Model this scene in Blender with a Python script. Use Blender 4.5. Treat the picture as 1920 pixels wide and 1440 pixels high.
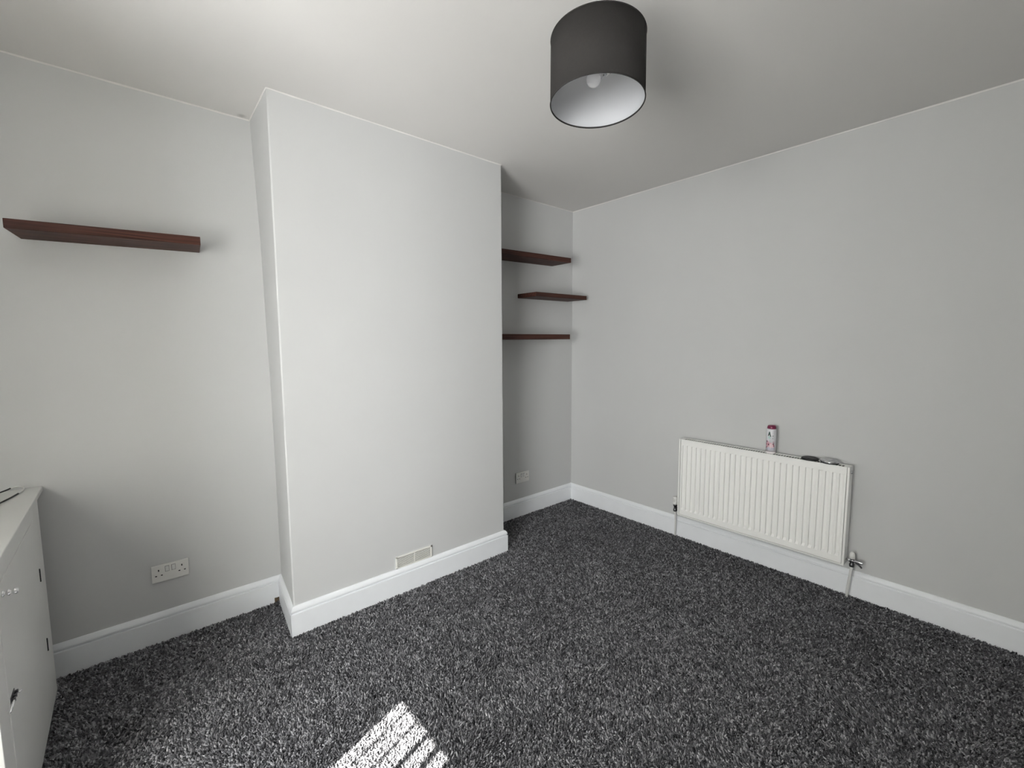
import bpy, bmesh, math, random
import numpy as np
from mathutils import Vector, Matrix

for o in list(bpy.data.objects):
    bpy.data.objects.remove(o)
scene = bpy.context.scene
C = scene.collection
R = math.radians
random.seed(7)

# ------------------------------------------------------------------ camera
cam_d = bpy.data.cameras.new('camera')
cam_d.sensor_fit = 'HORIZONTAL'
cam_d.sensor_width = 36.0
cam_d.lens = 836.71 * 36.0 / 1920.0
cam_d.clip_start = 0.02
cam = bpy.data.objects.new('camera', cam_d)
cam.location = (2.7206, -3.0665, 1.4484)
cam.rotation_euler = (R(84.6715), R(0.2945), R(49.1953))
C.objects.link(cam)
scene.camera = cam

# ------------------------------------------------------------------ daylight
SUN_AZ = (-0.3004, 0.9538)          # horizontal travel of the sunlight
SUN_EL = R(43.85)
world = bpy.data.worlds.new('sky')
scene.world = world
world.use_nodes = True
bg = world.node_tree.nodes['Background']
bg.inputs['Color'].default_value = (1.0, 0.985, 0.965, 1)
bg.inputs['Strength'].default_value = 36.0

sun_d = bpy.data.lights.new('sun', 'SUN')
sun_d.energy = 72.0
sun_d.angle = R(0.32)
sun_d.color = (1.0, 0.95, 0.88)
sun = bpy.data.objects.new('sun', sun_d)
sdir = Vector((SUN_AZ[0]*math.cos(SUN_EL), SUN_AZ[1]*math.cos(SUN_EL), -math.sin(SUN_EL)))
sun.rotation_euler = sdir.to_track_quat('-Z', 'Y').to_euler()
sun.location = (2.5, -7, 6)
C.objects.link(sun)

# window opening in the wall behind the camera
RX1, RY0, RH = 3.50, -4.15, 2.592     # right wall, window wall, ceiling height
WX0, WX1, WZ0, WZ1 = 1.712, 3.02, 0.62, 2.13
por_d = bpy.data.lights.new('window_portal', 'AREA')
por_d.shape = 'RECTANGLE'
por_d.size, por_d.size_y = WX1-WX0, WZ1-WZ0
por_d.cycles.is_portal = True
por = bpy.data.objects.new('window_portal', por_d)
por.location = ((WX0+WX1)/2, RY0-0.20, (WZ0+WZ1)/2)
por.rotation_euler = (R(90), 0, 0)          # -Z of the light looks along +Y, into the room
C.objects.link(por)

vs = scene.view_settings
vs.view_transform = 'Standard'
vs.look = 'None'
vs.gamma = 1.0
vs.use_curve_mapping = False
vs.exposure = 0.0

# ------------------------------------------------------------------ helpers
def mat(name, col, rough=0.5, metal=0.0, var=0.0, vscale=8.0, bump=0.0, bscale=200.0, spec=None, coat=0.0):
    m = bpy.data.materials.new(name); m.use_nodes = True
    nt = m.node_tree; b = nt.nodes['Principled BSDF']
    b.inputs['Base Color'].default_value = (*col, 1)
    b.inputs['Roughness'].default_value = rough
    b.inputs['Metallic'].default_value = metal
    if spec is not None: b.inputs['Specular IOR Level'].default_value = spec
    if coat: b.inputs['Coat Weight'].default_value = coat
    tc = nt.nodes.new('ShaderNodeTexCoord')
    if var:
        n = nt.nodes.new('ShaderNodeTexNoise'); n.inputs['Scale'].default_value = vscale
        n.inputs['Detail'].default_value = 4
        nt.links.new(tc.outputs['Object'], n.inputs['Vector'])
        mx = nt.nodes.new('ShaderNodeMix'); mx.data_type = 'RGBA'
        mx.inputs['A'].default_value = (*[c*(1-var) for c in col], 1)
        mx.inputs['B'].default_value = (*[min(1, c*(1+var)) for c in col], 1)
        nt.links.new(n.outputs['Fac'], mx.inputs['Factor'])
        nt.links.new(mx.outputs['Result'], b.inputs['Base Color'])
    if bump:
        n2 = nt.nodes.new('ShaderNodeTexNoise'); n2.inputs['Scale'].default_value = bscale
        n2.inputs['Detail'].default_value = 3
        nt.links.new(tc.outputs['Object'], n2.inputs['Vector'])
        bp = nt.nodes.new('ShaderNodeBump'); bp.inputs['Strength'].default_value = bump
        bp.inputs['Distance'].default_value = 0.002
        nt.links.new(n2.outputs['Fac'], bp.inputs['Height'])
        nt.links.new(bp.outputs['Normal'], b.inputs['Normal'])
    return m

M = {}
M['wall'] = mat('wall_paint', (0.588, 0.592, 0.590), 0.75, var=0.02, vscale=3, bump=0.12, bscale=160, spec=0.3)
M['gloss'] = mat('white_gloss_paint', (0.85, 0.87, 0.895), 0.38, var=0.03, vscale=14, bump=0.1, bscale=45)
M['cupboard'] = mat('cupboard_paint', (0.75, 0.75, 0.73), 0.45, var=0.03, vscale=9, bump=0.15, bscale=60)
M['radiator'] = mat('radiator_enamel', (0.90, 0.90, 0.875), 0.35)
M['plastic'] = mat('white_plastic', (0.72, 0.72, 0.70), 0.35)
M['socketplate'] = mat('socket_plastic', (0.76, 0.75, 0.72), 0.4)
M['hole'] = mat('dark_slot', (0.02, 0.02, 0.02), 0.9)
M['chrome'] = mat('chrome', (0.85, 0.85, 0.86), 0.22, 1.0)
M['darkmetal'] = mat('tarnished_metal', (0.12, 0.12, 0.125), 0.35, 0.9)
M['steel'] = mat('brushed_tin', (0.62, 0.62, 0.63), 0.2, 1.0)
M['black'] = mat('black_rubber', (0.012, 0.012, 0.013), 0.5)
M['blackgrey'] = mat('charcoal_plastic', (0.05, 0.05, 0.052), 0.55)
M['shade'] = mat('charcoal_fabric', (0.034, 0.032, 0.031), 0.85, var=0.12, vscale=120, bump=0.25, bscale=700, spec=0.2)
M['seam'] = mat('seam_fabric', (0.014, 0.013, 0.013), 0.9)
M['lining'] = mat('white_lining', (0.53, 0.54, 0.565), 0.55)
M['cable_white'] = mat('white_cable', (0.75, 0.75, 0.72), 0.45)
M['ventwhite'] = mat('vent_plastic', (0.78, 0.77, 0.73), 0.45, var=0.05, vscale=30)
M['ventdark'] = mat('vent_dusty_shade', (0.05, 0.042, 0.032), 0.9, var=0.3, vscale=40)  # dusty brown, darkened to paint the shade behind the vent slats
M['pipe'] = mat('painted_pipe', (0.74, 0.74, 0.73), 0.4)
M['can'] = mat('can_print_white', (0.72, 0.72, 0.75), 0.3)
M['canbase'] = mat('can_base_white', (0.82, 0.78, 0.79), 0.35)
M['magenta'] = mat('magenta_plastic', (0.19, 0.012, 0.06), 0.35)
M['green'] = mat('dark_green_print', (0.03, 0.07, 0.06), 0.4)
M['teal'] = mat('pale_teal_print', (0.52, 0.68, 0.65), 0.4)
M['pink'] = mat('pink_print', (0.66, 0.38, 0.43), 0.4)
M['palepink'] = mat('pale_pink_print', (0.74, 0.56, 0.59), 0.4)
M['rose'] = mat('rose_print', (0.36, 0.12, 0.18), 0.4)
M['maroon'] = mat('maroon_print', (0.13, 0.03, 0.06), 0.4)
M['lilac'] = mat('lilac_print', (0.50, 0.49, 0.58), 0.4)
M['rawwood'] = mat('bare_broken_wood', (0.14, 0.10, 0.06), 0.9, var=0.5, vscale=60)
M['blind'] = mat('blind_fabric', (0.80, 0.79, 0.76), 0.8)
M['upvc'] = mat('white_upvc', (0.8, 0.8, 0.8), 0.35)

# ceiling: white emulsion with one small grey stain by the alcove corner
def ceiling_mat():
    m = mat('ceiling_paint', (0.74, 0.725, 0.705), 0.85, var=0.02, vscale=2.0, bump=0.1, bscale=120, spec=0.2)
    nt = m.node_tree; b = nt.nodes['Principled BSDF']
    src = b.inputs['Base Color'].links[0].from_socket
    g = nt.nodes.new('ShaderNodeNewGeometry')
    d = nt.nodes.new('ShaderNodeVectorMath'); d.operation = 'DISTANCE'
    d.inputs[1].default_value = STAIN
    nt.links.new(g.outputs['Position'], d.inputs[0])
    r = nt.nodes.new('ShaderNodeMapRange')
    r.inputs['From Min'].default_value = 0.006; r.inputs['From Max'].default_value = 0.026
    r.inputs['To Min'].default_value = 0.5; r.inputs['To Max'].default_value = 0.0
    nt.links.new(d.outputs['Value'], r.inputs['Value'])
    mx = nt.nodes.new('ShaderNodeMix'); mx.data_type = 'RGBA'
    mx.inputs['B'].default_value = (0.36, 0.34, 0.32, 1)
    nt.links.new(r.outputs['Result'], mx.inputs['Factor'])
    nt.links.new(src, mx.inputs['A'])
    nt.links.new(mx.outputs['Result'], b.inputs['Base Color'])
    return m
STAIN = (0.045, -2.548, 2.592)
M['ceiling'] = ceiling_mat()

def wood_mat():
    m = bpy.data.materials.new('dark_walnut_veneer'); m.use_nodes = True
    nt = m.node_tree; b = nt.nodes['Principled BSDF']
    b.inputs['Roughness'].default_value = 0.55
    b.inputs['Specular IOR Level'].default_value = 0.2
    tc = nt.nodes.new('ShaderNodeTexCoord')
    mp = nt.nodes.new('ShaderNodeMapping'); mp.inputs['Scale'].default_value = (90, 2.2, 170)
    nt.links.new(tc.outputs['Object'], mp.inputs['Vector'])
    n = nt.nodes.new('ShaderNodeTexNoise'); n.inputs['Scale'].default_value = 1.0; n.inputs['Detail'].default_value = 5
    nt.links.new(mp.outputs['Vector'], n.inputs['Vector'])
    cr = nt.nodes.new('ShaderNodeValToRGB')
    cr.color_ramp.elements[0].position = 0.34; cr.color_ramp.elements[0].color = (0.024, 0.009, 0.007, 1)
    cr.color_ramp.elements[1].position = 0.68; cr.color_ramp.elements[1].color = (0.098, 0.037, 0.026, 1)
    nt.links.new(n.outputs['Fac'], cr.inputs['Fac'])
    nt.links.new(cr.outputs['Color'], b.inputs['Base Color'])
    return m
M['wood'] = wood_mat()

def pile_mat():
    m = bpy.data.materials.new('twist_pile_wool'); m.use_nodes = True
    nt = m.node_tree; b = nt.nodes['Principled BSDF']
    b.inputs['Roughness'].default_value = 1.0
    b.inputs['Specular IOR Level'].default_value = 0.1
    a = nt.nodes.new('ShaderNodeAttribute'); a.attribute_name = 'tone'
    cr = nt.nodes.new('ShaderNodeValToRGB')
    cr.color_ramp.elements[0].position = 0.0; cr.color_ramp.elements[0].color = (0.03, 0.03, 0.033, 1)
    cr.color_ramp.elements[1].position = 1.0; cr.color_ramp.elements[1].color = (0.51, 0.51, 0.53, 1)
    e = cr.color_ramp.elements.new(0.5); e.color = (0.155, 0.155, 0.166, 1)
    nt.links.new(a.outputs['Fac'], cr.inputs['Fac'])
    nt.links.new(cr.outputs['Color'], b.inputs['Base Color'])
    return m
M['pile'] = pile_mat()
M['backing'] = mat('carpet_backing', (0.05, 0.05, 0.053), 1.0, var=0.5, vscale=150, spec=0.0)

def tag(o, label=None, cat=None, group=None, kind=None):
    if label: o['label'] = label
    if cat: o['category'] = cat
    if group: o['group'] = group
    if kind: o['kind'] = kind
    return o

def empty(name, loc):
    o = bpy.data.objects.new(name, None); o.location = loc
    o.empty_display_size = 0.05; C.objects.link(o); return o

def obj(name, bm, m, parent=None, smooth=False):
    me = bpy.data.meshes.new(name)
    bmesh.ops.recalc_face_normals(bm, faces=bm.faces[:])
    bm.to_mesh(me); bm.free()
    me.materials.append(M[m] if isinstance(m, str) else m)
    if smooth:
        me.polygons.foreach_set('use_smooth', [True]*len(me.polygons))
    o = bpy.data.objects.new(name, me); C.objects.link(o)
    if parent:
        o.parent = parent
        o.location = -Vector(parent_world(parent))     # meshes are written in world coordinates
    return o

def parent_world(p):
    v = Vector(p.location)
    while p.parent:
        p = p.parent; v = v + Vector(p.location)
    return v

def box(bm, x0, x1, y0, y1, z0, z1, bev=0.0, seg=2):
    r = bmesh.ops.create_cube(bm, size=1.0)
    vs_ = r['verts']
    for v in vs_:
        v.co = Vector(((x0+x1)/2+v.co.x*(x1-x0), (y0+y1)/2+v.co.y*(y1-y0), (z0+z1)/2+v.co.z*(z1-z0)))
    if bev:
        es = list({e for v in vs_ for e in v.link_edges})
        bmesh.ops.bevel(bm, geom=es, offset=bev, segments=seg, affect='EDGES', profile=0.5)
    return bm

def nbox(*a, **k):
    return box(bmesh.new(), *a, **k)

def lathe(bm, prof, seg=32, center=(0, 0, 0), axis=(0, 0, 1)):
    """prof: list of (radius, height) from bottom to top, around axis through center."""
    ax = Vector(axis).normalized()
    q = Vector((0, 0, 1)).rotation_difference(ax).to_matrix()
    c = Vector(center); rings = []
    for r, h in prof:
        if r < 1e-6:
            rings.append([bm.verts.new(c + q @ Vector((0, 0, h)))])
        else:
            rings.append([bm.verts.new(c + q @ Vector((r*math.cos(2*math.pi*i/seg), r*math.sin(2*math.pi*i/seg), h))) for i in range(seg)])
    for a, b in zip(rings, rings[1:]):
        for i in range(seg):
            j = (i+1) % seg
            if len(a) == 1 and len(b) == 1: continue
            if len(a) == 1: bm.faces.new((a[0], b[i], b[j]))
            elif len(b) == 1: bm.faces.new((a[i], a[j], b[0]))
            else: bm.faces.new((a[i], a[j], b[j], b[i]))
    return bm

def tube(bm, pts, r, seg=10, closed=False):
    pts = [Vector(p) for p in pts]; n = len(pts); rings = []
    for i, p in enumerate(pts):
        a = pts[(i-1) % n] if (closed or i > 0) else p
        b = pts[(i+1) % n] if (closed or i < n-1) else p
        t = (b-a).normalized()
        up = Vector((0, 0, 1)) if abs(t.z) < 0.9 else Vector((1, 0, 0))
        u = t.cross(up).normalized(); v = t.cross(u).normalized()
        rr = r[i] if isinstance(r, (list, tuple)) else r
        rings.append([bm.verts.new(p + u*rr*math.cos(2*math.pi*k/seg) + v*rr*math.sin(2*math.pi*k/seg)) for k in range(seg)])
    m = n if closed else n-1
    for i in range(m):
        a, b = rings[i], rings[(i+1) % n]
        for k in range(seg):
            l = (k+1) % seg
            bm.faces.new((a[k], a[l], b[l], b[k]))
    if not closed:
        bm.faces.new(rings[0]); bm.faces.new(rings[-1])
    return bm

# ------------------------------------------------------------------ room shell
W1, W2, CD, DL = 1.1488, 1.3660, 0.4033, 0.0174     # alcove width, breast width, breast depth, left recess offset
YL = -(W1+W2)                                        # y of the breast's left side
FZ = -0.010                                          # carpet backing level; pile tips reach about z = 0
T = 0.12

def struct(name, bm, m, smooth=False):
    return tag(obj(name, bm, m, smooth=smooth), kind='structure')

floor = struct('floor', nbox(-T, RX1+T, RY0-T, T, FZ-0.1, FZ), 'backing')
struct('ceiling', nbox(-T, RX1+T, RY0-T-0.2, T, RH, RH+0.1), 'ceiling')
struct('wall_left', nbox(-T, DL, RY0, -1.90, FZ, RH), 'wall')
struct('wall_alcove', nbox(-T, 0.0, -1.90, 0.0, FZ, RH), 'wall')
struct('wall_back', nbox(-T, RX1+T, 0.0, T, FZ, RH), 'wall')
struct('wall_right', nbox(RX1, RX1+T, RY0, 0.0, FZ, RH), 'wall')
bm = bmesh.new()
WT = 0.28
for a in ((-T, WX0, FZ, RH), (WX1, RX1+T, FZ, RH), (WX0, WX1, FZ, WZ0), (WX0, WX1, WZ1, RH)):
    box(bm, a[0], a[1], RY0-WT, RY0, a[2], a[3])
struct('wall_front', bm, 'wall')

# chimney breast: plan outline lofted over the height; the left return wanders as the old plaster does
inner = [(0.0, -2.478), (0.193, -2.478), (1.170, -2.4786), (1.461, -2.4836), (2.022, -2.490), (2.292, -2.499), (RH, -2.508)]
def inner_y(z):
    for (z0, a), (z1, b) in zip(inner, inner[1:]):
        if z <= z1: return a + (b-a)*max(0, (z-z0))/(z1-z0)
    return inner[-1][1]
bm = bmesh.new(); rows = []
nz = 26
for k in range(nz+1):
    z = FZ + (RH-FZ)*k/nz
    pl = [(DL-0.05, inner_y(z)), (DL, inner_y(z))]
    r = 0.007
    for i in range(5):
        a = math.pi*1.5 + i*math.pi/8
        pl.append((CD-r+r*math.cos(a), YL+r+r*math.sin(a)))
    for i in range(5):
        a = i*math.pi/8
        pl.append((CD-r+r*math.cos(a), -W1-r+r*math.sin(a)))
    pl += [(0.0, -W1), (-0.05, -W1)]
    rows.append([bm.verts.new((x, y, z)) for x, y in pl])
for a, b in zip(rows, rows[1:]):
    for i in range(len(a)-1):
        bm.faces.new((a[i], a[i+1], b[i+1], b[i]))
    bm.faces.new((a[-1], a[0], b[0], b[-1]))
bm.faces.new(rows[0]); bm.faces.new(rows[-1])
ch = struct('wall_chimney', bm, 'wall')
for p in ch.data.polygons: p.use_smooth = abs(p.normal.z) < 0.5 and p.area < 0.005

# white paint line where the ceiling colour laps onto the walls
cuts = [((DL, RY0), (DL, -2.512)), ((CD, YL), (CD, -W1)), ((0, -W1), (0, 0)), ((0.0, 0), (RX1, 0)), ((DL, -2.508), (CD, YL))]
for n, ((xa, ya), (xb, yb)) in enumerate(cuts):
    bm = bmesh.new()
    d = Vector((xb-xa, yb-ya, 0)).normalized(); nn = Vector((d.y, -d.x, 0))
    hh = [0.006, 0.005, 0.004, 0.006, 0.005][n]
    steps = 24; prev = None
    for i in range(steps+1):
        p = Vector((xa, ya, 0)).lerp(Vector((xb, yb, 0)), i/steps)
        h = hh*(0.75+0.5*random.random())
        ring = [bm.verts.new((p+nn*t_).to_tuple()[:2] + (z,)) for t_, z in ((-0.002, RH+0.001), (0.0035, RH+0.001), (0.001, RH-h), (-0.002, RH-h))]
        if prev:
            for k in range(4): bm.faces.new((prev[k], prev[(k+1) % 4], ring[(k+1) % 4], ring[k]))
        else: bm.faces.new(ring)
        prev = ring
    bm.faces.new(prev)
    struct('trim_%d' % (n+1), bm, 'ceiling')

# ------------------------------------------------------------------ skirting boards
HS, TS = 0.143, 0.0194
def prof(h=HS, t=TS, zb=FZ):
    return [(0, zb), (t, zb), (t, 0.735*h), (0.97*t, 0.755*h), (0.58*t, 0.762*h), (0.54*t, 0.785*h), (0.80*t, 0.802*h),
            (0.90*t, 0.825*h), (0.88*t, 0.87*h), (0.70*t, 0.925*h), (0.46*t, 0.975*h), (0.30*t, 0.995*h), (0.15*t, h), (0, h)]
def skirting(name, p0, p1, n, m0, m1, pr=None, m='gloss', parent=None):
    """n: normal into the room; m0/m1: +1 inside corner, -1 outside corner, 0 square end."""
    pr = pr or prof()
    p0 = Vector((*p0, 0)); p1 = Vector((*p1, 0)); n = Vector((*n, 0)).normalized(); d = (p1-p0).normalized()
    bm = bmesh.new(); A = []; B = []
    for t_, z in pr:
        A.append(bm.verts.new(p0 + n*t_ + d*(m0*t_) + Vector((0, 0, z))))
        B.append(bm.verts.new(p1 + n*t_ - d*(m1*t_) + Vector((0, 0, z))))
    k = len(pr)
    for i in range(k):
        j = (i+1) % k
        bm.faces.new((A[i], A[j], B[j], B[i]))
    bm.faces.new(A); bm.faces.new(B)
    if parent: return obj(name, bm, m, parent)
    return struct(name, bm, m)
yi = inner_y(0.1)
bl = skirting('baseboard_left', (DL, RY0), (DL, yi-0.045), (1, 0), 1, 0)
# end of that board by the chimney breast, its bottom corner broken away
skirting('board_end', (DL, yi-0.045), (DL, yi), (1, 0), 0, 1, [(t_, max(z, 0.024)) for t_, z in prof()], parent=bl)
bm = bmesh.new()
for q in range(7):
    a = random.random()
    box(bm, DL+0.001, DL+0.012-0.006*a, yi-0.044+q*0.006, yi-0.039+q*0.006, FZ, 0.012+0.014*random.random())
obj('splintered_wood', bm, 'rawwood', bl)
sd = Vector((CD-DL, YL-yi)).normalized()
skirting('baseboard_chimney_side', (DL, yi), (CD, YL), (sd.y, -sd.x), 1, -1)
skirting('baseboard_chimney', (CD, YL), (CD, -W1), (1, 0), -1, -1)
skirting('baseboard_chimney_return', (CD, -W1), (0, -W1), (0, 1), -1, 1)
skirting('baseboard_alcove', (0, -W1), (0, 0), (1, 0), 1, 1)
skirting('baseboard_back', (0, 0), (RX1, 0), (0, -1), 1, 1)
skirting('baseboard_right', (RX1, 0), (RX1, RY0), (-1, 0), 1, 1)
skirting('baseboard_front', (RX1, RY0), (1.06, RY0), (0, 1), 1, 0)

# ------------------------------------------------------------------ carpet pile
def carpet():
    rng = np.random.default_rng(3)
    s = 0.0066
    xs = np.arange(0.0, RX1, s); ys = np.arange(RY0, 0.0, s)
    X, Y = np.meshgrid(xs, ys, indexing='ij')
    nx, ny = X.shape
    def smooth(a, k):
        for _ in range(k):
            a = (a + np.roll(a, 1, 0) + np.roll(a, -1, 0) + np.roll(a, 1, 1) + np.roll(a, -1, 1))/5
        return (a-a.mean())/a.std()
    fine = smooth(rng.standard_normal((nx, ny)), 2)
    grain = rng.standard_normal((nx, ny))
    # slow drift of the pile: trodden and vacuumed patches
    def coarse(cell):
        g = rng.standard_normal((nx//cell+3, ny//cell+3))
        ix = np.arange(nx)/cell; iy = np.arange(ny)/cell
        i0 = ix.astype(int); j0 = iy.astype(int); fx = (ix-i0)[:, None]; fy = (iy-j0)[None, :]
        fx = fx*fx*(3-2*fx); fy = fy*fy*(3-2*fy)
        return (g[i0][:, j0]*(1-fx)*(1-fy)+g[i0+1][:, j0]*fx*(1-fy)+g[i0][:, j0+1]*(1-fx)*fy+g[i0+1][:, j0+1]*fx*fy)
    drift = coarse(46)*0.6 + coarse(18)*0.5
    lx, ly = coarse(30), coarse(30)
    tone = np.clip(0.50 + 0.06*fine + 0.22*grain + 0.03*drift, 0.02, 1)
    X = X + rng.uniform(-.45, .45, X.shape)*s; Y = Y + rng.uniform(-.45, .45, Y.shape)*s
    t = TS*0.98
    keep = (X > DL+t*0.6) & (Y < -t) & (X < RX1-t) & (Y > RY0+t)
    keep |= (X > t) & (X < 0.1) & (Y > -W1+t) & (Y < -t)
    sy = yi + (X-DL)/(CD-DL)*(YL-yi)
    keep &= ~((X < CD+t) & (Y < -W1+t) & (Y > sy-t))
    keep &= ~((X > 0.15) & (X < 1.025) & (Y < -3.385))
    keep &= (Y > -3.5) | (X > 1.0)
    X, Y, tone, lx, ly = X[keep], Y[keep], tone[keep], lx[keep], ly[keep]
    n = len(X)
    h = 0.0095*(1 + 0.22*rng.standard_normal(n)); h = np.clip(h, 0.005, 0.0145)
    rr = s*(0.72+0.25*rng.random(n))
    a0 = rng.random(n)*2*np.pi
    V = np.zeros((n, 6, 3), np.float32)
    tx = X + s*(0.75*rng.standard_normal(n) + 0.35*lx); ty = Y + s*(0.75*rng.standard_normal(n)+0.35*ly)
    for k in range(3):
        a = a0 + k*2*np.pi/3
        V[:, k, 0] = X + rr*np.cos(a); V[:, k, 1] = Y + rr*np.sin(a); V[:, k, 2] = FZ
        b = a + 0.6
        V[:, 3+k, 0] = tx + 0.48*rr*np.cos(b); V[:, 3+k, 1] = ty + 0.48*rr*np.sin(b)
        V[:, 3+k, 2] = FZ + h*(1 - 0.12*k)
    base = (np.arange(n)*6)[:, None, None]
    F = np.array([[0, 1, 4], [0, 4, 3], [1, 2, 5], [1, 5, 4], [2, 0, 3], [2, 3, 5], [3, 4, 5]])[None] + base
    F = F.reshape(-1, 3)
    me = bpy.data.meshes.new('carpet_pile')
    me.vertices.add(n*6); me.vertices.foreach_set('co', V.reshape(-1))
    me.loops.add(len(F)*3); me.loops.foreach_set('vertex_index', F.reshape(-1).astype(np.int32))
    me.polygons.add(len(F))
    me.polygons.foreach_set('loop_start', np.arange(0, len(F)*3, 3, dtype=np.int32))
    me.update(calc_edges=True)
    at = me.attributes.new('tone', 'FLOAT', 'POINT')
    at.data.foreach_set('value', np.repeat(tone, 6).astype(np.float32))
    me.materials.append(M['pile'])
    o = bpy.data.objects.new('carpet_pile', me); C.objects.link(o)
    tag(o, 'dark grey flecked twist pile carpet covering the whole floor', 'carpet', kind='stuff')
carpet()

# ------------------------------------------------------------------ radiator
GX0, GX1, GZ0, GZ1, GY = 1.122, 2.119, 0.196, 0.757, -0.108
rad = empty('radiator', ((GX0+GX1)/2, -0.07, 0.0))
tag(rad, 'white ribbed steel panel radiator on the wall with painted pipes to the carpet', 'radiator')
def front_panel():
    bm = bmesh.new()
    x0, x1 = GX0+0.013, GX1-0.013
    n = 29; pitch = (x1-x0-0.012)/n
    xs = [x0]; dx = [0]
    for i in range(n):
        a = x0+0.006+i*pitch
        w = pitch*0.62; s = pitch*0.09; o = pitch*0.19
        xs += [a+o, a+o+s, a+o+w-s, a+o+w]; dx += [0, 1, 1, 0]
    xs.append(x1); dx.append(0)
    z0, z1 = GZ0+0.010, GZ1-0.003
    zs = [z0, z0+0.034, z0+0.050, z1-0.043, z1-0.040, z1]; dz = [0, 0, 1, 1, 0, 0]
    D = 0.0095
    g = [[bm.verts.new((x, GY + D*a*b, z)) for z, b in zip(zs, dz)] for x, a in zip(xs, dx)]
    for i in range(len(xs)-1):
        for j in range(len(zs)-1):
            bm.faces.new((g[i][j], g[i+1][j], g[i+1][j+1], g[i][j+1]))
    # folded rim going back
    loop = [g[i][0] for i in range(len(xs))] + [g[-1][j] for j in range(1, len(zs))] + [g[i][-1] for i in range(len(xs)-2, -1, -1)] + [g[0][j] for j in range(len(zs)-2, 0, -1)]
    back = [bm.verts.new((v.co.x, GY+0.012, v.co.z)) for v in loop]
    for i in range(len(loop)):
        j = (i+1) % len(loop)
        bm.faces.new((loop[i], back[i], back[j], loop[j]))
    bm.faces.new(back)
    return bm
obj('front_panel', front_panel(), 'radiator', rad)
obj('back_panel', nbox(GX0+0.014, GX1-0.014, GY+0.052, GY+0.066, GZ0+0.012, GZ1-0.012, 0.003), 'radiator', rad)
for xa, xb in ((GX0, GX0+0.0105), (GX1-0.0105, GX1)):
    bm = nbox(xa, xb, GY-0.002, GY+0.002, GZ0, GZ1, 0.001, 1)
    xo = xa if xa == GX0 else xb-0.0015
    box(bm, xo, xo+0.0015, GY+0.002, GY+0.066, GZ0+0.004, GZ1, 0)
    obj('side_panel', bm, 'radiator', rad)
bm = nbox(GX0+0.0105, GX1-0.0105, GY-0.001, GY+0.010, GZ0, GZ0+0.0065, 0.001, 1)
obj('bottom_lip', bm, 'radiator', rad)
# grille: two rails and many narrow cross bars over the dark gap
bm = bmesh.new()
gz = GZ1-0.0015
box(bm, GX0+0.002, GX1-0.002, GY-0.001, GY+0.006, gz-0.003, gz)
box(bm, GX0+0.002, GX1-0.002, GY+0.048, GY+0.066, gz-0.003, gz)
box(bm, GX0+0.002, GX0+0.030, GY+0.006, GY+0.048, gz-0.003, gz)
box(bm, GX1-0.030, GX1-0.002, GY+0.006, GY+0.048, gz-0.003, gz)
nb = 64
for i in range(1, nb):
    x = GX0+0.030+(GX1-GX0-0.060)*i/nb
    box(bm, x-0.0021, x+0.0021, GY+0.006, GY+0.048, gz-0.004, gz-0.001)
obj('top_grille', bm, 'radiator', rad)
obj('gap_shade', nbox(GX0+0.03, GX1-0.03, GY+0.018, GY+0.050, GZ0+0.04, GZ1-0.0062), 'hole', rad)  # solid near-black box in place of fins, painting the shade under the grille
for x in (GX0+0.16, GX1-0.16):
    obj('bracket', nbox(x-0.012, x+0.012, GY+0.066, -0.0005, GZ0+0.06, GZ1-0.07, 0.001, 1), 'radiator', rad)
# bleed plug
bm = bmesh.new()
lathe(bm, [(0.0, 0.0), (0.0085, 0.0), (0.0085, 0.009), (0.006, 0.011), (0.004, 0.013), (0.0, 0.013)], 16, (GX1-0.001, GY+0.020, 0.727), (1, 0, 0))
tag(obj('bleed_plug', bm, 'chrome', rad, True), 'small chrome bleed plug')
# thermostatic valve on the left
vx, vy = 1.079, -0.060
vb = bmesh.new()
lathe(vb, [(0.0, 0.196), (0.011, 0.196), (0.0135, 0.200), (0.0135, 0.214), (0.010, 0.217), (0.010, 0.236), (0.015, 0.239), (0.015, 0.252), (0.0, 0.252)], 20, (vx, vy, 0))
lathe(vb, [(0.0, 0.0), (0.0095, 0.0), (0.0095, 0.018), (0.0125, 0.019), (0.0125, 0.034), (0.008, 0.036), (0.008, 0.052), (0, 0.052)], 18, (vx, vy, 0.222), (1, 0, 0))
tv = obj('thermostatic_valve', vb, 'darkmetal', rad, True)
bm = bmesh.new()
pr = [(0.0, 0.250), (0.0165, 0.250), (0.0180, 0.254), (0.0180, 0.272), (0.0165, 0.2735), (0.0165, 0.276), (0.0185, 0.278), (0.0180, 0.300), (0.0150, 0.307), (0.0, 0.309)]
lathe(bm, pr, 24, (vx, vy, 0))
obj('valve_head', bm, 'plastic', tv, True)
bm = bmesh.new()
tube(bm, [(vx, vy, 0.198), (vx-0.001, vy+0.006, 0.165), (vx-0.004, vy+0.020, 0.11), (vx-0.008, vy+0.026, 0.05), (vx-0.010, vy+0.027, FZ)], 0.0062, 12)
obj('pipe', bm, 'pipe', rad, True)
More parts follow.
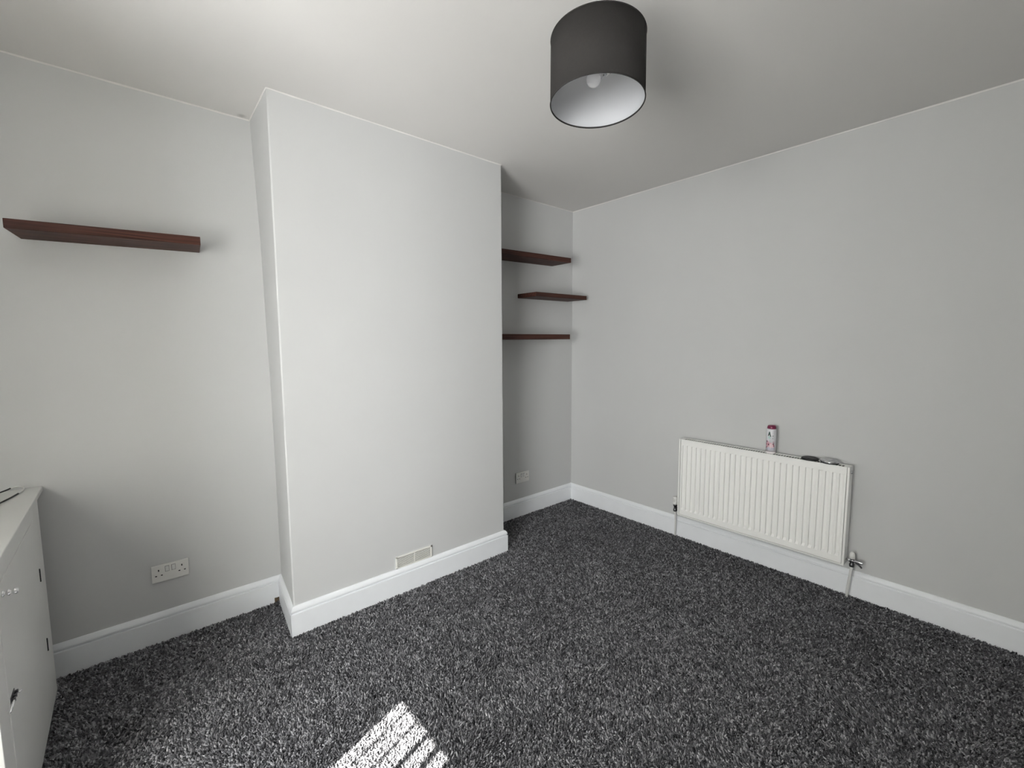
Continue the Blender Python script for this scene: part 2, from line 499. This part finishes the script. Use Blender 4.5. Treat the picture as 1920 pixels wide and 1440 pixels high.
# lockshield valve and drain cock on the right
wx, wy = 2.146, -0.060
wb = bmesh.new()
lathe(wb, [(0.0, 0.186), (0.0125, 0.186), (0.0125, 0.200), (0.0095, 0.203), (0.0095, 0.224), (0.012, 0.226), (0.012, 0.235), (0.0, 0.236)], 18, (wx, wy, 0))
lv = obj('lockshield_valve', wb, 'darkmetal', rad, True)
bm = bmesh.new()
lathe(bm, [(0.0, -0.045), (0.0065, -0.045), (0.0065, -0.020), (0.010, -0.019), (0.010, -0.008), (0.0065, -0.006), (0.0065, 0.012), (0.008, 0.014), (0.008, 0.048), (0.006, 0.052), (0.0, 0.052)], 16, (wx, wy-0.004, 0.222), (1, 0, 0))
obj('drain_cock', bm, 'chrome', lv, True)
bm = bmesh.new()
tube(bm, [(wx+0.020, wy-0.002, 0.216), (wx+0.036, wy-0.004, 0.205), (wx+0.046, wy-0.004, 0.194)], [0.006, 0.005, 0.0045], 10)
obj('drain_spout', bm, 'darkmetal', lv, True)
bm = bmesh.new()
lathe(bm, [(0.0, 0.232), (0.0125, 0.232), (0.0145, 0.238), (0.0140, 0.256), (0.0110, 0.266), (0.006, 0.270), (0.0, 0.2705)], 20, (wx, wy, 0))
obj('valve_cap', bm, 'plastic', lv, True)
bm = bmesh.new()
tube(bm, [(wx, wy, 0.188), (wx-0.003, wy+0.004, 0.15), (wx-0.009, wy+0.012, 0.09), (wx-0.014, wy+0.014, 0.04), (wx-0.016, wy+0.014, FZ)], 0.0078, 12)
obj('pipe', bm, 'pipe', rad, True)

# ------------------------------------------------------------------ things on the radiator
cx, cy, cz = 1.708, -0.074, GZ1-0.0015
can = empty('spray_can', (cx, cy, cz))
tag(can, 'slim white and pink floral air freshener can standing on the radiator', 'can')
RC = 0.0275
bm = bmesh.new()
lathe(bm, [(0.0, 0.014), (RC, 0.014), (RC, 0.150), (RC-0.0015, 0.153), (RC-0.004, 0.1545), (0.0, 0.1545)], 40, (cx, cy, cz))
obj('can_body', bm, 'can', can, True)
bm = bmesh.new()
lathe(bm, [(0.0, 0.0), (RC-0.001, 0.0), (RC+0.0006, 0.002), (RC+0.0006, 0.013), (RC-0.001, 0.0145), (0.0, 0.0145)], 40, (cx, cy, cz))
obj('base_ring', bm, 'canbase', can, True)
bm = bmesh.new()
lathe(bm, [(0.0, 0.154), (RC-0.003, 0.154), (RC-0.003, 0.160), (RC-0.0045, 0.169), (RC-0.008, 0.174), (0.010, 0.1755), (0.0, 0.1755)], 40, (cx, cy, cz))
obj('cap', bm, 'magenta', can, True)
phi0 = math.degrees(math.atan2(-3.0665-cy, 2.7206-cx))
def decal(name, polys, m, off=0.0003, parent=can):
    """polys: lists of (mm to the right along the surface, mm above the base), pasted round the can."""
    bm = bmesh.new()
    for pl in polys:
        bm.faces.new([bm.verts.new((u/1000.0, v/1000.0, 0)) for u, v in pl])
    bmesh.ops.triangulate(bm, faces=bm.faces[:])
    bmesh.ops.subdivide_edges(bm, edges=bm.edges[:], cuts=2, use_grid_fill=True)
    r = bmesh.ops.extrude_face_region(bm, geom=bm.faces[:])
    for e in r['geom']:
        if isinstance(e, bmesh.types.BMVert): e.co.z += off
    for v in bm.verts:
        a = R(phi0) + v.co.x/RC; rr = RC + v.co.z - 0.0001
        v.co = Vector((cx+rr*math.cos(a), cy+rr*math.sin(a), cz+v.co.y))
    return obj(name, bm, m, parent)
def ell(u, v, a, b, rot=0, n=12):
    c, s = math.cos(R(rot)), math.sin(R(rot))
    return [(u+a*math.cos(2*math.pi*k/n)*c-b*math.sin(2*math.pi*k/n)*s, v+a*math.cos(2*math.pi*k/n)*s+b*math.sin(2*math.pi*k/n)*c) for k in range(n)]
decal('chevron_emblem', [[(-21, 110), (-15.5, 110), (-11.0, 121), (-10.5, 138), (-13, 138)], [(-10.5, 138), (-11.0, 121), (-6, 107), (-0.5, 107), (-8.5, 138)]], 'green')
decal('teal_print', [ell(-11, 104, 8, 6), ell(-10, 97, 10, 3.5)], 'teal', 0.0002)
decal('script_print', [ell(9, 112, 3.5, 2, 20), ell(8, 96, 3, 1.2)], 'green', 0.0002)
decal('pink_flower', [ell(-14+11*math.cos(R(a)), 58+11*math.sin(R(a)), 9, 6, a) for a in (30, 100, 172, 245, 318)], 'pink', 0.0002)
decal('pale_flower', [ell(4+9*math.cos(R(a)), 52+9*math.sin(R(a)), 8, 5.5, a) for a in (10, 80, 155, 230, 300)], 'palepink', 0.00025)
decal('flower_heart', [ell(-13, 58, 4, 6), ell(13, 64, 6, 3, 25), ell(-25, 76, 4, 6)], 'maroon', 0.0004)
for e_ in (ell(15, 52, 3, 10, 15), ell(-27, 60, 3, 12), ell(13, 74, 6, 2, 10), ell(-26, 40, 4, 6)):
    decal('petal_shade', [e_], 'rose', 0.00035)
decal('lilac_wash', [ell(-12, 32, 13, 8), ell(12, 33, 12, 8)], 'lilac', 0.0002)
bm = bmesh.new()
lathe(bm, [(RC-0.001, 0.0145), (RC+0.0004, 0.0145), (RC+0.0004, 0.0162), (RC-0.001, 0.0162)], 40, (cx, cy, cz))
obj('seam_line', bm, 'maroon', can)

dx_, dy_ = 1.919, -0.071
disc = empty('black_disc', (dx_, dy_, cz)); tag(disc, 'flat black round disc lying on the radiator between can and tin', 'disc')
bm = bmesh.new()
lathe(bm, [(0.0, 0.0), (0.040, 0.0), (0.043, 0.002), (0.0435, 0.009), (0.041, 0.0115), (0.037, 0.0115), (0.036, 0.009), (0.0, 0.009)], 40, (dx_, dy_, cz))
obj('rim', bm, 'black', disc, True)
bm = bmesh.new()
lathe(bm, [(0.0, 0.0085), (0.0355, 0.0085), (0.0355, 0.0094), (0.0, 0.0100)], 40, (dx_, dy_, cz))
obj('inset', bm, 'blackgrey', disc, True)
tx_, ty_ = 2.017, -0.071
tin = empty('round_tin', (tx_, ty_, cz)); tag(tin, 'small silver round tin lying on the radiator near its right end', 'tin')
bm = bmesh.new()
lathe(bm, [(0.0, 0.0), (0.042, 0.0), (0.044, 0.002), (0.044, 0.006), (0.0, 0.006)], 40, (tx_, ty_, cz))
obj('base', bm, 'black', tin, True)
bm = bmesh.new()
lathe(bm, [(0.0, 0.006), (0.0445, 0.006), (0.0455, 0.008), (0.0445, 0.013), (0.0390, 0.0180), (0.0300, 0.0205), (0.0260, 0.0208), (0.0250, 0.0195), (0.0, 0.0190)], 40, (tx_, ty_, cz))
obj('tin_lid', bm, 'steel', tin, True)

# ------------------------------------------------------------------ floating shelves
def shelf(x0, y0, y1, zl, zr, depth, thick, label, skew=0.0):
    bm = bmesh.new()
    box(bm, x0, x0+depth, y0, y1, 0, thick, 0.0012, 1)
    k = (zr-zl)/(y1-y0)
    for v in bm.verts:
        v.co.z += zl-thick + (v.co.y-y0)*k
        v.co.y += skew*(x0+depth-v.co.x)/depth
    o = obj('floating_shelf', bm, 'wood')
    c = Vector((x0, (y0+y1)/2, (zl+zr)/2-thick))
    o.data.transform(Matrix.Translation(-c)); o.location = c
    return tag(o, label, 'shelf', 'dark wood floating shelves')
shelf(DL, -3.377, -2.779, 1.9115, 1.9305, 0.2160, 0.0355, 'dark wood floating shelf alone on the left wall above the cupboard', 0.018)
shelf(0.0, -1.06, -0.260, 2.1130, 2.1320, 0.2160, 0.0375, 'dark wood floating shelf in the right alcove, topmost of its three')
shelf(0.0, -0.655, -0.0595, 1.8340, 1.8390, 0.2160, 0.0330, 'short dark wood floating shelf, middle of three, reaching into the corner')
shelf(0.0, -1.06, -0.2665, 1.5090, 1.5120, 0.2160, 0.0400, 'dark wood floating shelf in the right alcove, lowest of its three')

# ------------------------------------------------------------------ double sockets
def socket(x, y0, y1, z0, z1, label):
    yc, zc = (y0+y1)/2, (z0+z1)/2
    t = empty('double_socket', (x, yc, zc)); tag(t, label, 'socket', 'white double wall sockets')
    obj('shadow_gap', nbox(x, x+0.004, y0+0.003, y1-0.003, z0+0.003, z1-0.003), 'blackgrey', t)  # charcoal slab paints the shadow line round the plate
    w, h = (y1-y0), (z1-z0)
    obj('plate', nbox(x+0.003, x+0.010, y0, y1, z0, z1, 0.0022, 2), 'socketplate', t)
    for s in (-1, 1):
        yy = yc+s*0.0125
        obj('switch_surround', nbox(x+0.0098, x+0.0106, yy-0.0080, yy+0.0080, zc+0.004, zc+0.032), 'darkmetal', t)
        bm = nbox(x+0.0095, x+0.0135, yy-0.0068, yy+0.0068, zc+0.0055, zc+0.0305, 0.001, 1)
        for v in bm.verts:
            if v.co.x > x+0.0115: v.co.x += (v.co.z-(zc+0.018))*0.12
        obj('switch', bm, 'plastic', t)
        oc = yc+s*0.0455
        bm = bmesh.new()
        box(bm, x+0.0094, x+0.0103, oc-0.0024, oc+0.0024, zc+0.012, zc+0.0215)
        for q in (-1, 1):
            box(bm, x+0.0094, x+0.0103, oc+q*0.011-0.0036, oc+q*0.011+0.0036, zc-0.0115, zc-0.0065)
        obj('pin_holes', bm, 'hole', t)
        bm = bmesh.new()
        lathe(bm, [(0, 0.0), (0.0038, 0.0), (0.0034, 0.0012), (0, 0.0014)], 14, (x+0.0096, yc+s*0.060, zc-0.002), (1, 0, 0))
        obj('screw_cap', bm, 'plastic', t)
socket(DL, -3.0425, -2.8965, 0.294, 0.379, 'white double socket low on the wall left of the chimney breast')
socket(0.0, -0.688, -0.542, 0.279, 0.368, 'white double socket low in the alcove right of the chimney breast')

# ------------------------------------------------------------------ air vent
VY0, VY1, VZ0, VZ1 = -1.964, -1.725, 0.1435, 0.216
vent = empty('air_vent', (CD, (VY0+VY1)/2, VZ0)); tag(vent, 'cream slatted air vent above the skirting of the chimney breast', 'vent')
obj('vent_back', nbox(CD-0.001, CD+0.0015, VY0+0.006, VY1-0.006, VZ0+0.004, VZ1-0.004), 'ventdark', vent)
obj('surround', nbox(CD-0.001, CD+0.0012, VY0-0.006, VY1+0.010, VZ0, VZ1+0.006, 0.0005, 1), 'wall', vent)
bm = bmesh.new()
for a in ((VY0, VY1, VZ1-0.010, VZ1), (VY0, VY1, VZ0, VZ0+0.007), (VY0, VY0+0.010, VZ0, VZ1), (VY1-0.010, VY1, VZ0, VZ1)):
    box(bm, CD, CD+0.0065, a[0], a[1], a[2], a[3], 0.0012, 1)
obj('frame', bm, 'ventwhite', vent)
ns = 7
me_slat = None
for i in range(ns):
    z = VZ0+0.009 + (VZ1-VZ0-0.021)*(i+0.5)/ns
    bm = nbox(CD+0.0025, CD+0.0052, VY0+0.009, VY1-0.009, z-0.0013, z+0.0013)
    for v in bm.verts: v.co.z -= (v.co.x-CD-0.003)*0.4
    obj('slat', bm, 'ventwhite', vent)
obj('divider', nbox(CD+0.001, CD+0.0055, (VY0+VY1)/2-0.0025, (VY0+VY1)/2+0.0025, VZ0+0.006, VZ1-0.008), 'ventwhite', vent)

# ------------------------------------------------------------------ cupboard in the near left corner
KX0, KX1, KY, KZ = 0.135, 1.033, -3.377, 0.852
cup = empty('cupboard', ((KX0+KX1)/2, (KY+RY0)/2, 0.0))
tag(cup, 'low white painted cupboard in the left corner with one flat door', 'cupboard')
bm = bmesh.new()
FB = KZ-0.022
box(bm, KX0, KX0+0.018, RY0+0.001, KY-0.018, 0.002, FB)          # end by the wall
box(bm, KX1-0.018, KX1, RY0+0.001, KY-0.018, 0.002, FB)          # end towards the window
box(bm, KX0, KX1, RY0+0.001, KY-0.018, 0.02, 0.035)
box(bm, KX0, 0.266, KY-0.018, KY, 0.002, FB, 0.001, 1)           # face frame
box(bm, 0.926, KX1, KY-0.018, KY, 0.002, FB, 0.001, 1)
box(bm, 0.266, 0.926, KY-0.018, KY, FB-0.045, FB)
box(bm, 0.266, 0.926, KY-0.018, KY, 0.002, 0.045)
obj('body', bm, 'cupboard', cup)
obj('worktop', nbox(DL+0.0005, KX1+0.004, RY0+0.001, KY+0.005, KZ-0.022, KZ, 0.003, 2), 'cupboard', cup)
door = obj('door', nbox(0.2685, 0.9235, KY-0.017, KY+0.0012, 0.048, FB-0.048, 0.002, 2), 'cupboard', cup)
for z in (0.558, 0.273):
    bm = bmesh.new()
    for k in range(3):
        lathe(bm, [(0, 0), (0.0030, 0.0), (0.0030, 0.016), (0, 0.016)], 10, (0.2672, KY+0.0018, z-0.026+0.0175*k))
    tag(obj('hinge', bm, 'black', door), 'dark hinge')
# small turned knob standing out from the door
bm = bmesh.new()
lathe(bm, [(0, 0), (0.0095, 0), (0.0095, 0.003), (0.0055, 0.005), (0.0050, 0.008), (0.0088, 0.011), (0.0092, 0.014), (0.0052, 0.017), (0.0050, 0.0195),
           (0.0085, 0.022), (0.0095, 0.026), (0.0080, 0.030), (0.0045, 0.0325), (0, 0.033)], 24, (0.868, KY+0.0010, 0.748), (0, 1, 0))
tag(obj('knob', bm, 'chrome', door, True), 'turned pale metal knob')
# little barrel bolt where the door meets the frame
bm = bmesh.new()
box(bm, 0.860, 0.912, KY+0.0010, KY+0.0030, 0.436, 0.458, 0.0006, 1)
for x in (0.864, 0.884, 0.904):
    box(bm, x-0.003, x+0.003, KY+0.0030, KY+0.0105, 0.4425, 0.4515, 0.001, 1)
tag(obj('bolt_plate', bm, 'darkmetal', door), 'dark barrel bolt plate')
bm = bmesh.new()
tube(bm, [(0.856, KY+0.0068, 0.447), (0.962, KY+0.0068, 0.447)], 0.0032, 8)
tube(bm, [(0.874, KY+0.0068, 0.447), (0.874, KY+0.0190, 0.452)], 0.0028, 8)
tag(obj('bolt_rod', bm, 'chrome', door, True), 'pale metal bolt')

# loop of cable on the cupboard top
cab = empty('cable_loop', (0.12, -3.46, KZ)); tag(cab, 'loop of black cable with a white joint on the cupboard top', 'cable')
loop = [(0.36, -3.520, KZ+0.004), (0.28, -3.482, KZ+0.004), (0.22, -3.461, KZ+0.004), (0.165, -3.443, KZ+0.004), (0.115, -3.429, KZ+0.005)]
tipw = [(0.115, -3.429, KZ+0.005), (0.085, -3.421, KZ+0.0075), (0.066, -3.419, KZ+0.012), (0.054, -3.424, KZ+0.016), (0.050, -3.436, KZ+0.020), (0.052, -3.448, KZ+0.020), (0.058, -3.456, KZ+0.018)]
back = [(0.058, -3.456, KZ+0.018), (0.066, -3.468, KZ+0.014), (0.082, -3.490, KZ+0.010), (0.12, -3.53, KZ+0.006), (0.20, -3.56, KZ+0.004)]
def spl(p, n=6):
    out = []; p = [Vector(q) for q in p]
    for i in range(len(p)-1):
        a, b, c, d = p[max(i-1, 0)], p[i], p[i+1], p[min(i+2, len(p)-1)]
        for k in range(n):
            t = k/n
            out.append(0.5*((2*b)+(c-a)*t+(2*a-5*b+4*c-d)*t*t+(3*b-a-3*c+d)*t**3))
    return out+[p[-1]]
bm = bmesh.new(); tube(bm, spl(loop), 0.0030, 8); tube(bm, spl(back), 0.0030, 8)
obj('cable', bm, 'black', cab, True)
bm = bmesh.new(); tube(bm, spl(tipw), 0.0032, 8)
tag(obj('joint', bm, 'cable_white', cab, True), 'pale cable joint')

# ------------------------------------------------------------------ pendant light
LB = Vector((1.7567, -1.8678, 2.2132)); LA = Vector((-0.036, 0.0452, 1)).normalized(); LR, LH = 0.15, 0.1998
TOP = LB + LA*LH
lamp = empty('pendant_light', (TOP.x, TOP.y, RH)); tag(lamp, 'charcoal fabric drum pendant light hanging from the ceiling', 'light')
bm = bmesh.new()
lathe(bm, [(LR-0.0012, 0.0), (LR, 0.0), (LR, LH), (LR-0.0012, LH), (LR-0.0012, 0.0)], 96, LB, LA)
shade = obj('shade', bm, 'shade', lamp, True)
bm = bmesh.new()
lathe(bm, [(LR-0.0022, 0.003), (LR-0.0013, 0.003), (LR-0.0013, LH-0.003), (LR-0.0022, LH-0.003), (LR-0.0022, 0.003)], 96, LB, LA)
tag(obj('lining', bm, 'lining', shade, True), 'white shade lining')
for hh in (0.0, LH):
    bm = bmesh.new()
    q = Vector((0, 0, 1)).rotation_difference(LA).to_matrix()
    tube(bm, [LB + q @ Vector((LR*math.cos(2*math.pi*i/96)*0.9965, LR*math.sin(2*math.pi*i/96)*0.9965, hh)) for i in range(96)], 0.0019, 8, True)
    obj('rim', bm, 'shade', shade, True)
# vertical fabric seam on the right of the shade
ph = R(18)
bm = bmesh.new()
q = Vector((0, 0, 1)).rotation_difference(LA).to_matrix()
A = []
for i in range(4):
    a = ph + (i-1.5)*0.012
    A.append([bm.verts.new(LB + q @ Vector(((LR+d_)*math.cos(a), (LR+d_)*math.sin(a), z))) for d_, z in ((-0.0004, 0.002), (0.0010, 0.002), (0.0010, LH-0.002), (-0.0004, LH-0.002))])
for a, b in zip(A, A[1:]):
    for k in range(4): bm.faces.new((a[k], a[(k+1) % 4], b[(k+1) % 4], b[k]))
bm.faces.new(A[0]); bm.faces.new(A[-1])
obj('fabric_seam', bm, 'seam', shade)
# ring gimbal near the top of the shade
HC = LB + LA*0.155
bm = bmesh.new()
tube(bm, [HC + q @ Vector((0.021*math.cos(2*math.pi*i/24), 0.021*math.sin(2*math.pi*i/24), 0.018)) for i in range(24)], 0.0015, 6, True)
for k in range(3):
    a = k*2*math.pi/3 + 0.4
    tube(bm, [HC + q @ Vector((0.021*math.cos(a), 0.021*math.sin(a), 0.018)), HC + q @ Vector((0.10*math.cos(a), 0.10*math.sin(a), 0.018)), LB + q @ Vector(((LR-0.003)*math.cos(a), (LR-0.003)*math.sin(a), LH-0.004))], 0.0014, 6)
obj('shade_ring', bm, 'plastic', shade)
# lampholder hangs a little askew, bulb leaning out of it
cam_r = Vector((math.cos(R(49.2)), math.sin(R(49.2)), 0))
HB = HC + cam_r*0.026 + Vector((0, 0, -0.060))
bdir = (-cam_r*0.86 + Vector((0, 0, -0.50))).normalized()
bm = bmesh.new()
pr = [(0, 0.0), (0.0125, 0.0), (0.0150, 0.004), (0.0150, 0.024), (0.0170, 0.027), (0.0170, 0.060), (0.011, 0.082), (0.006, 0.090), (0, 0.090)]
hold_ax = (LA + cam_r*0.12).normalized()
lathe(bm, pr, 24, HB, hold_ax)
hold = obj('lampholder', bm, 'plastic', lamp, True)
bm = bmesh.new()
qh = Vector((0, 0, 1)).rotation_difference(hold_ax).to_matrix()
for k in range(12):
    a = k*2*math.pi/12
    tube(bm, [HB + qh @ Vector((0.0152*math.cos(a), 0.0152*math.sin(a), 0.003)), HB + qh @ Vector((0.0152*math.cos(a), 0.0152*math.sin(a), 0.021))], 0.0016, 5)
tag(obj('grip_ridges', bm, 'blackgrey', hold), 'dark grip ridges')
bm = bmesh.new()
BS = HB + Vector((0, 0, 0.004))
lathe(bm, [(0, 0), (0.0095, 0.0), (0.0095, 0.018), (0, 0.018)], 18, BS, bdir)
obj('bulb_cap', bm, 'steel', lamp, True)
gl = bpy.data.materials.new('clear_bulb_glass'); gl.use_nodes = True
nt = gl.node_tree; pb = nt.nodes['Principled BSDF']
pb.inputs['Base Color'].default_value = (0.95, 0.95, 0.97, 1); pb.inputs['Roughness'].default_value = 0.06
pb.inputs['Transmission Weight'].default_value = 0.55
tcb = nt.nodes.new('ShaderNodeTexNoise'); tcb.inputs['Scale'].default_value = 30
mr = nt.nodes.new('ShaderNodeMapRange'); mr.inputs['To Min'].default_value = 0.04; mr.inputs['To Max'].default_value = 0.09
nt.links.new(tcb.outputs['Fac'], mr.inputs['Value']); nt.links.new(mr.outputs['Result'], pb.inputs['Roughness'])
bm = bmesh.new()
prb = [(0.0095, 0.014), (0.011, 0.020)]
for i in range(2, 17):
    a = math.pi*i/16
    prb.append((0.0235*math.sin(a), 0.044-0.0235*math.cos(a)))
prb[-1] = (0.0, prb[-1][1])
lathe(bm, prb, 28, BS, bdir)
tag(obj('bulb', bm, gl, lamp, True), 'clear round light bulb, unlit')
bm = bmesh.new()
tube(bm, [HB + hold_ax*0.088, TOP + Vector((0, 0, 0.05)), Vector((TOP.x, TOP.y, RH-0.028))], 0.0033, 8)
obj('cord', bm, 'cable_white', lamp, True)
bm = bmesh.new()
lathe(bm, [(0, RH-0.032), (0.012, RH-0.032), (0.030, RH-0.024), (0.038, RH-0.010), (0.038, RH-0.0002), (0, RH-0.0002)], 28, (TOP.x, TOP.y, 0))
obj('ceiling_rose', bm, 'plastic', lamp, True)

# ------------------------------------------------------------------ window behind the camera with its vertical blind
bm = bmesh.new()
yw0, yw1 = RY0-0.17, RY0-0.11
for a in ((WX0, WX1, WZ0, WZ0+0.05), (WX0, WX1, WZ1-0.05, WZ1), (WX0, WX0+0.05, WZ0+0.05, WZ1-0.05), (WX1-0.05, WX1, WZ0+0.05, WZ1-0.05)):
    box(bm, a[0], a[1], yw0, yw1, a[2], a[3], 0.003, 1)
win = struct('window_1', bm, 'upvc')
pane = bpy.data.materials.new('window_glass'); pane.use_nodes = True
nt = pane.node_tree; nt.nodes.remove(nt.nodes['Principled BSDF'])
tr = nt.nodes.new('ShaderNodeBsdfTransparent'); tr.inputs['Color'].default_value = (0.96, 0.97, 0.97, 1)
gs = nt.nodes.new('ShaderNodeBsdfGlossy'); gs.inputs['Roughness'].default_value = 0.02
mxs = nt.nodes.new('ShaderNodeMixShader'); mxs.inputs['Fac'].default_value = 0.05
nt.links.new(tr.outputs[0], mxs.inputs[1]); nt.links.new(gs.outputs[0], mxs.inputs[2])
nt.links.new(mxs.outputs[0], nt.nodes['Material Output'].inputs['Surface'])
obj('pane', nbox(WX0+0.05, WX1-0.05, RY0-0.146, RY0-0.140, WZ0+0.05, WZ1-0.05), pane, win)
obj('window_sill', nbox(WX0, WX1, RY0-0.11, RY0+0.03, WZ0-0.025, WZ0, 0.004, 2), 'upvc', win)

BY = RY0-0.045
blind = empty('vertical_blind', ((WX0+WX1)/2, BY, WZ1))
tag(blind, 'white vertical slat blind at the window, casting the striped sunlight', 'blind')
obj('headrail', nbox(WX0+0.002, WX1-0.002, BY-0.025, BY+0.025, WZ1-0.040, WZ1-0.001, 0.003, 1), 'upvc', blind)
slat_me = None
TURN = [4, 6.5, 8.5, 14.5, 17, 19, 19, 20, 21, 22, 23, 25, 27, 29, 31, 33]     # slats hang more and more turned along the rail
nsl = len(TURN)
for i in range(nsl):
    x = WX0+0.0085+0.0745*i
    off = R(TURN[i])
    ang = math.atan2(SUN_AZ[1], SUN_AZ[0]) + off
    if slat_me is None:
        bm = bmesh.new(); box(bm, -0.0445, 0.0445, -0.0006, 0.0006, WZ0+0.03-WZ1, -0.042)
        o = obj('slat', bm, 'blind', blind); slat_me = o.data
    else:
        o = bpy.data.objects.new('slat', slat_me); C.objects.link(o); o.parent = blind
    o.location = (x-(WX0+WX1)/2, 0, 0); o.rotation_euler = (0, 0, ang)
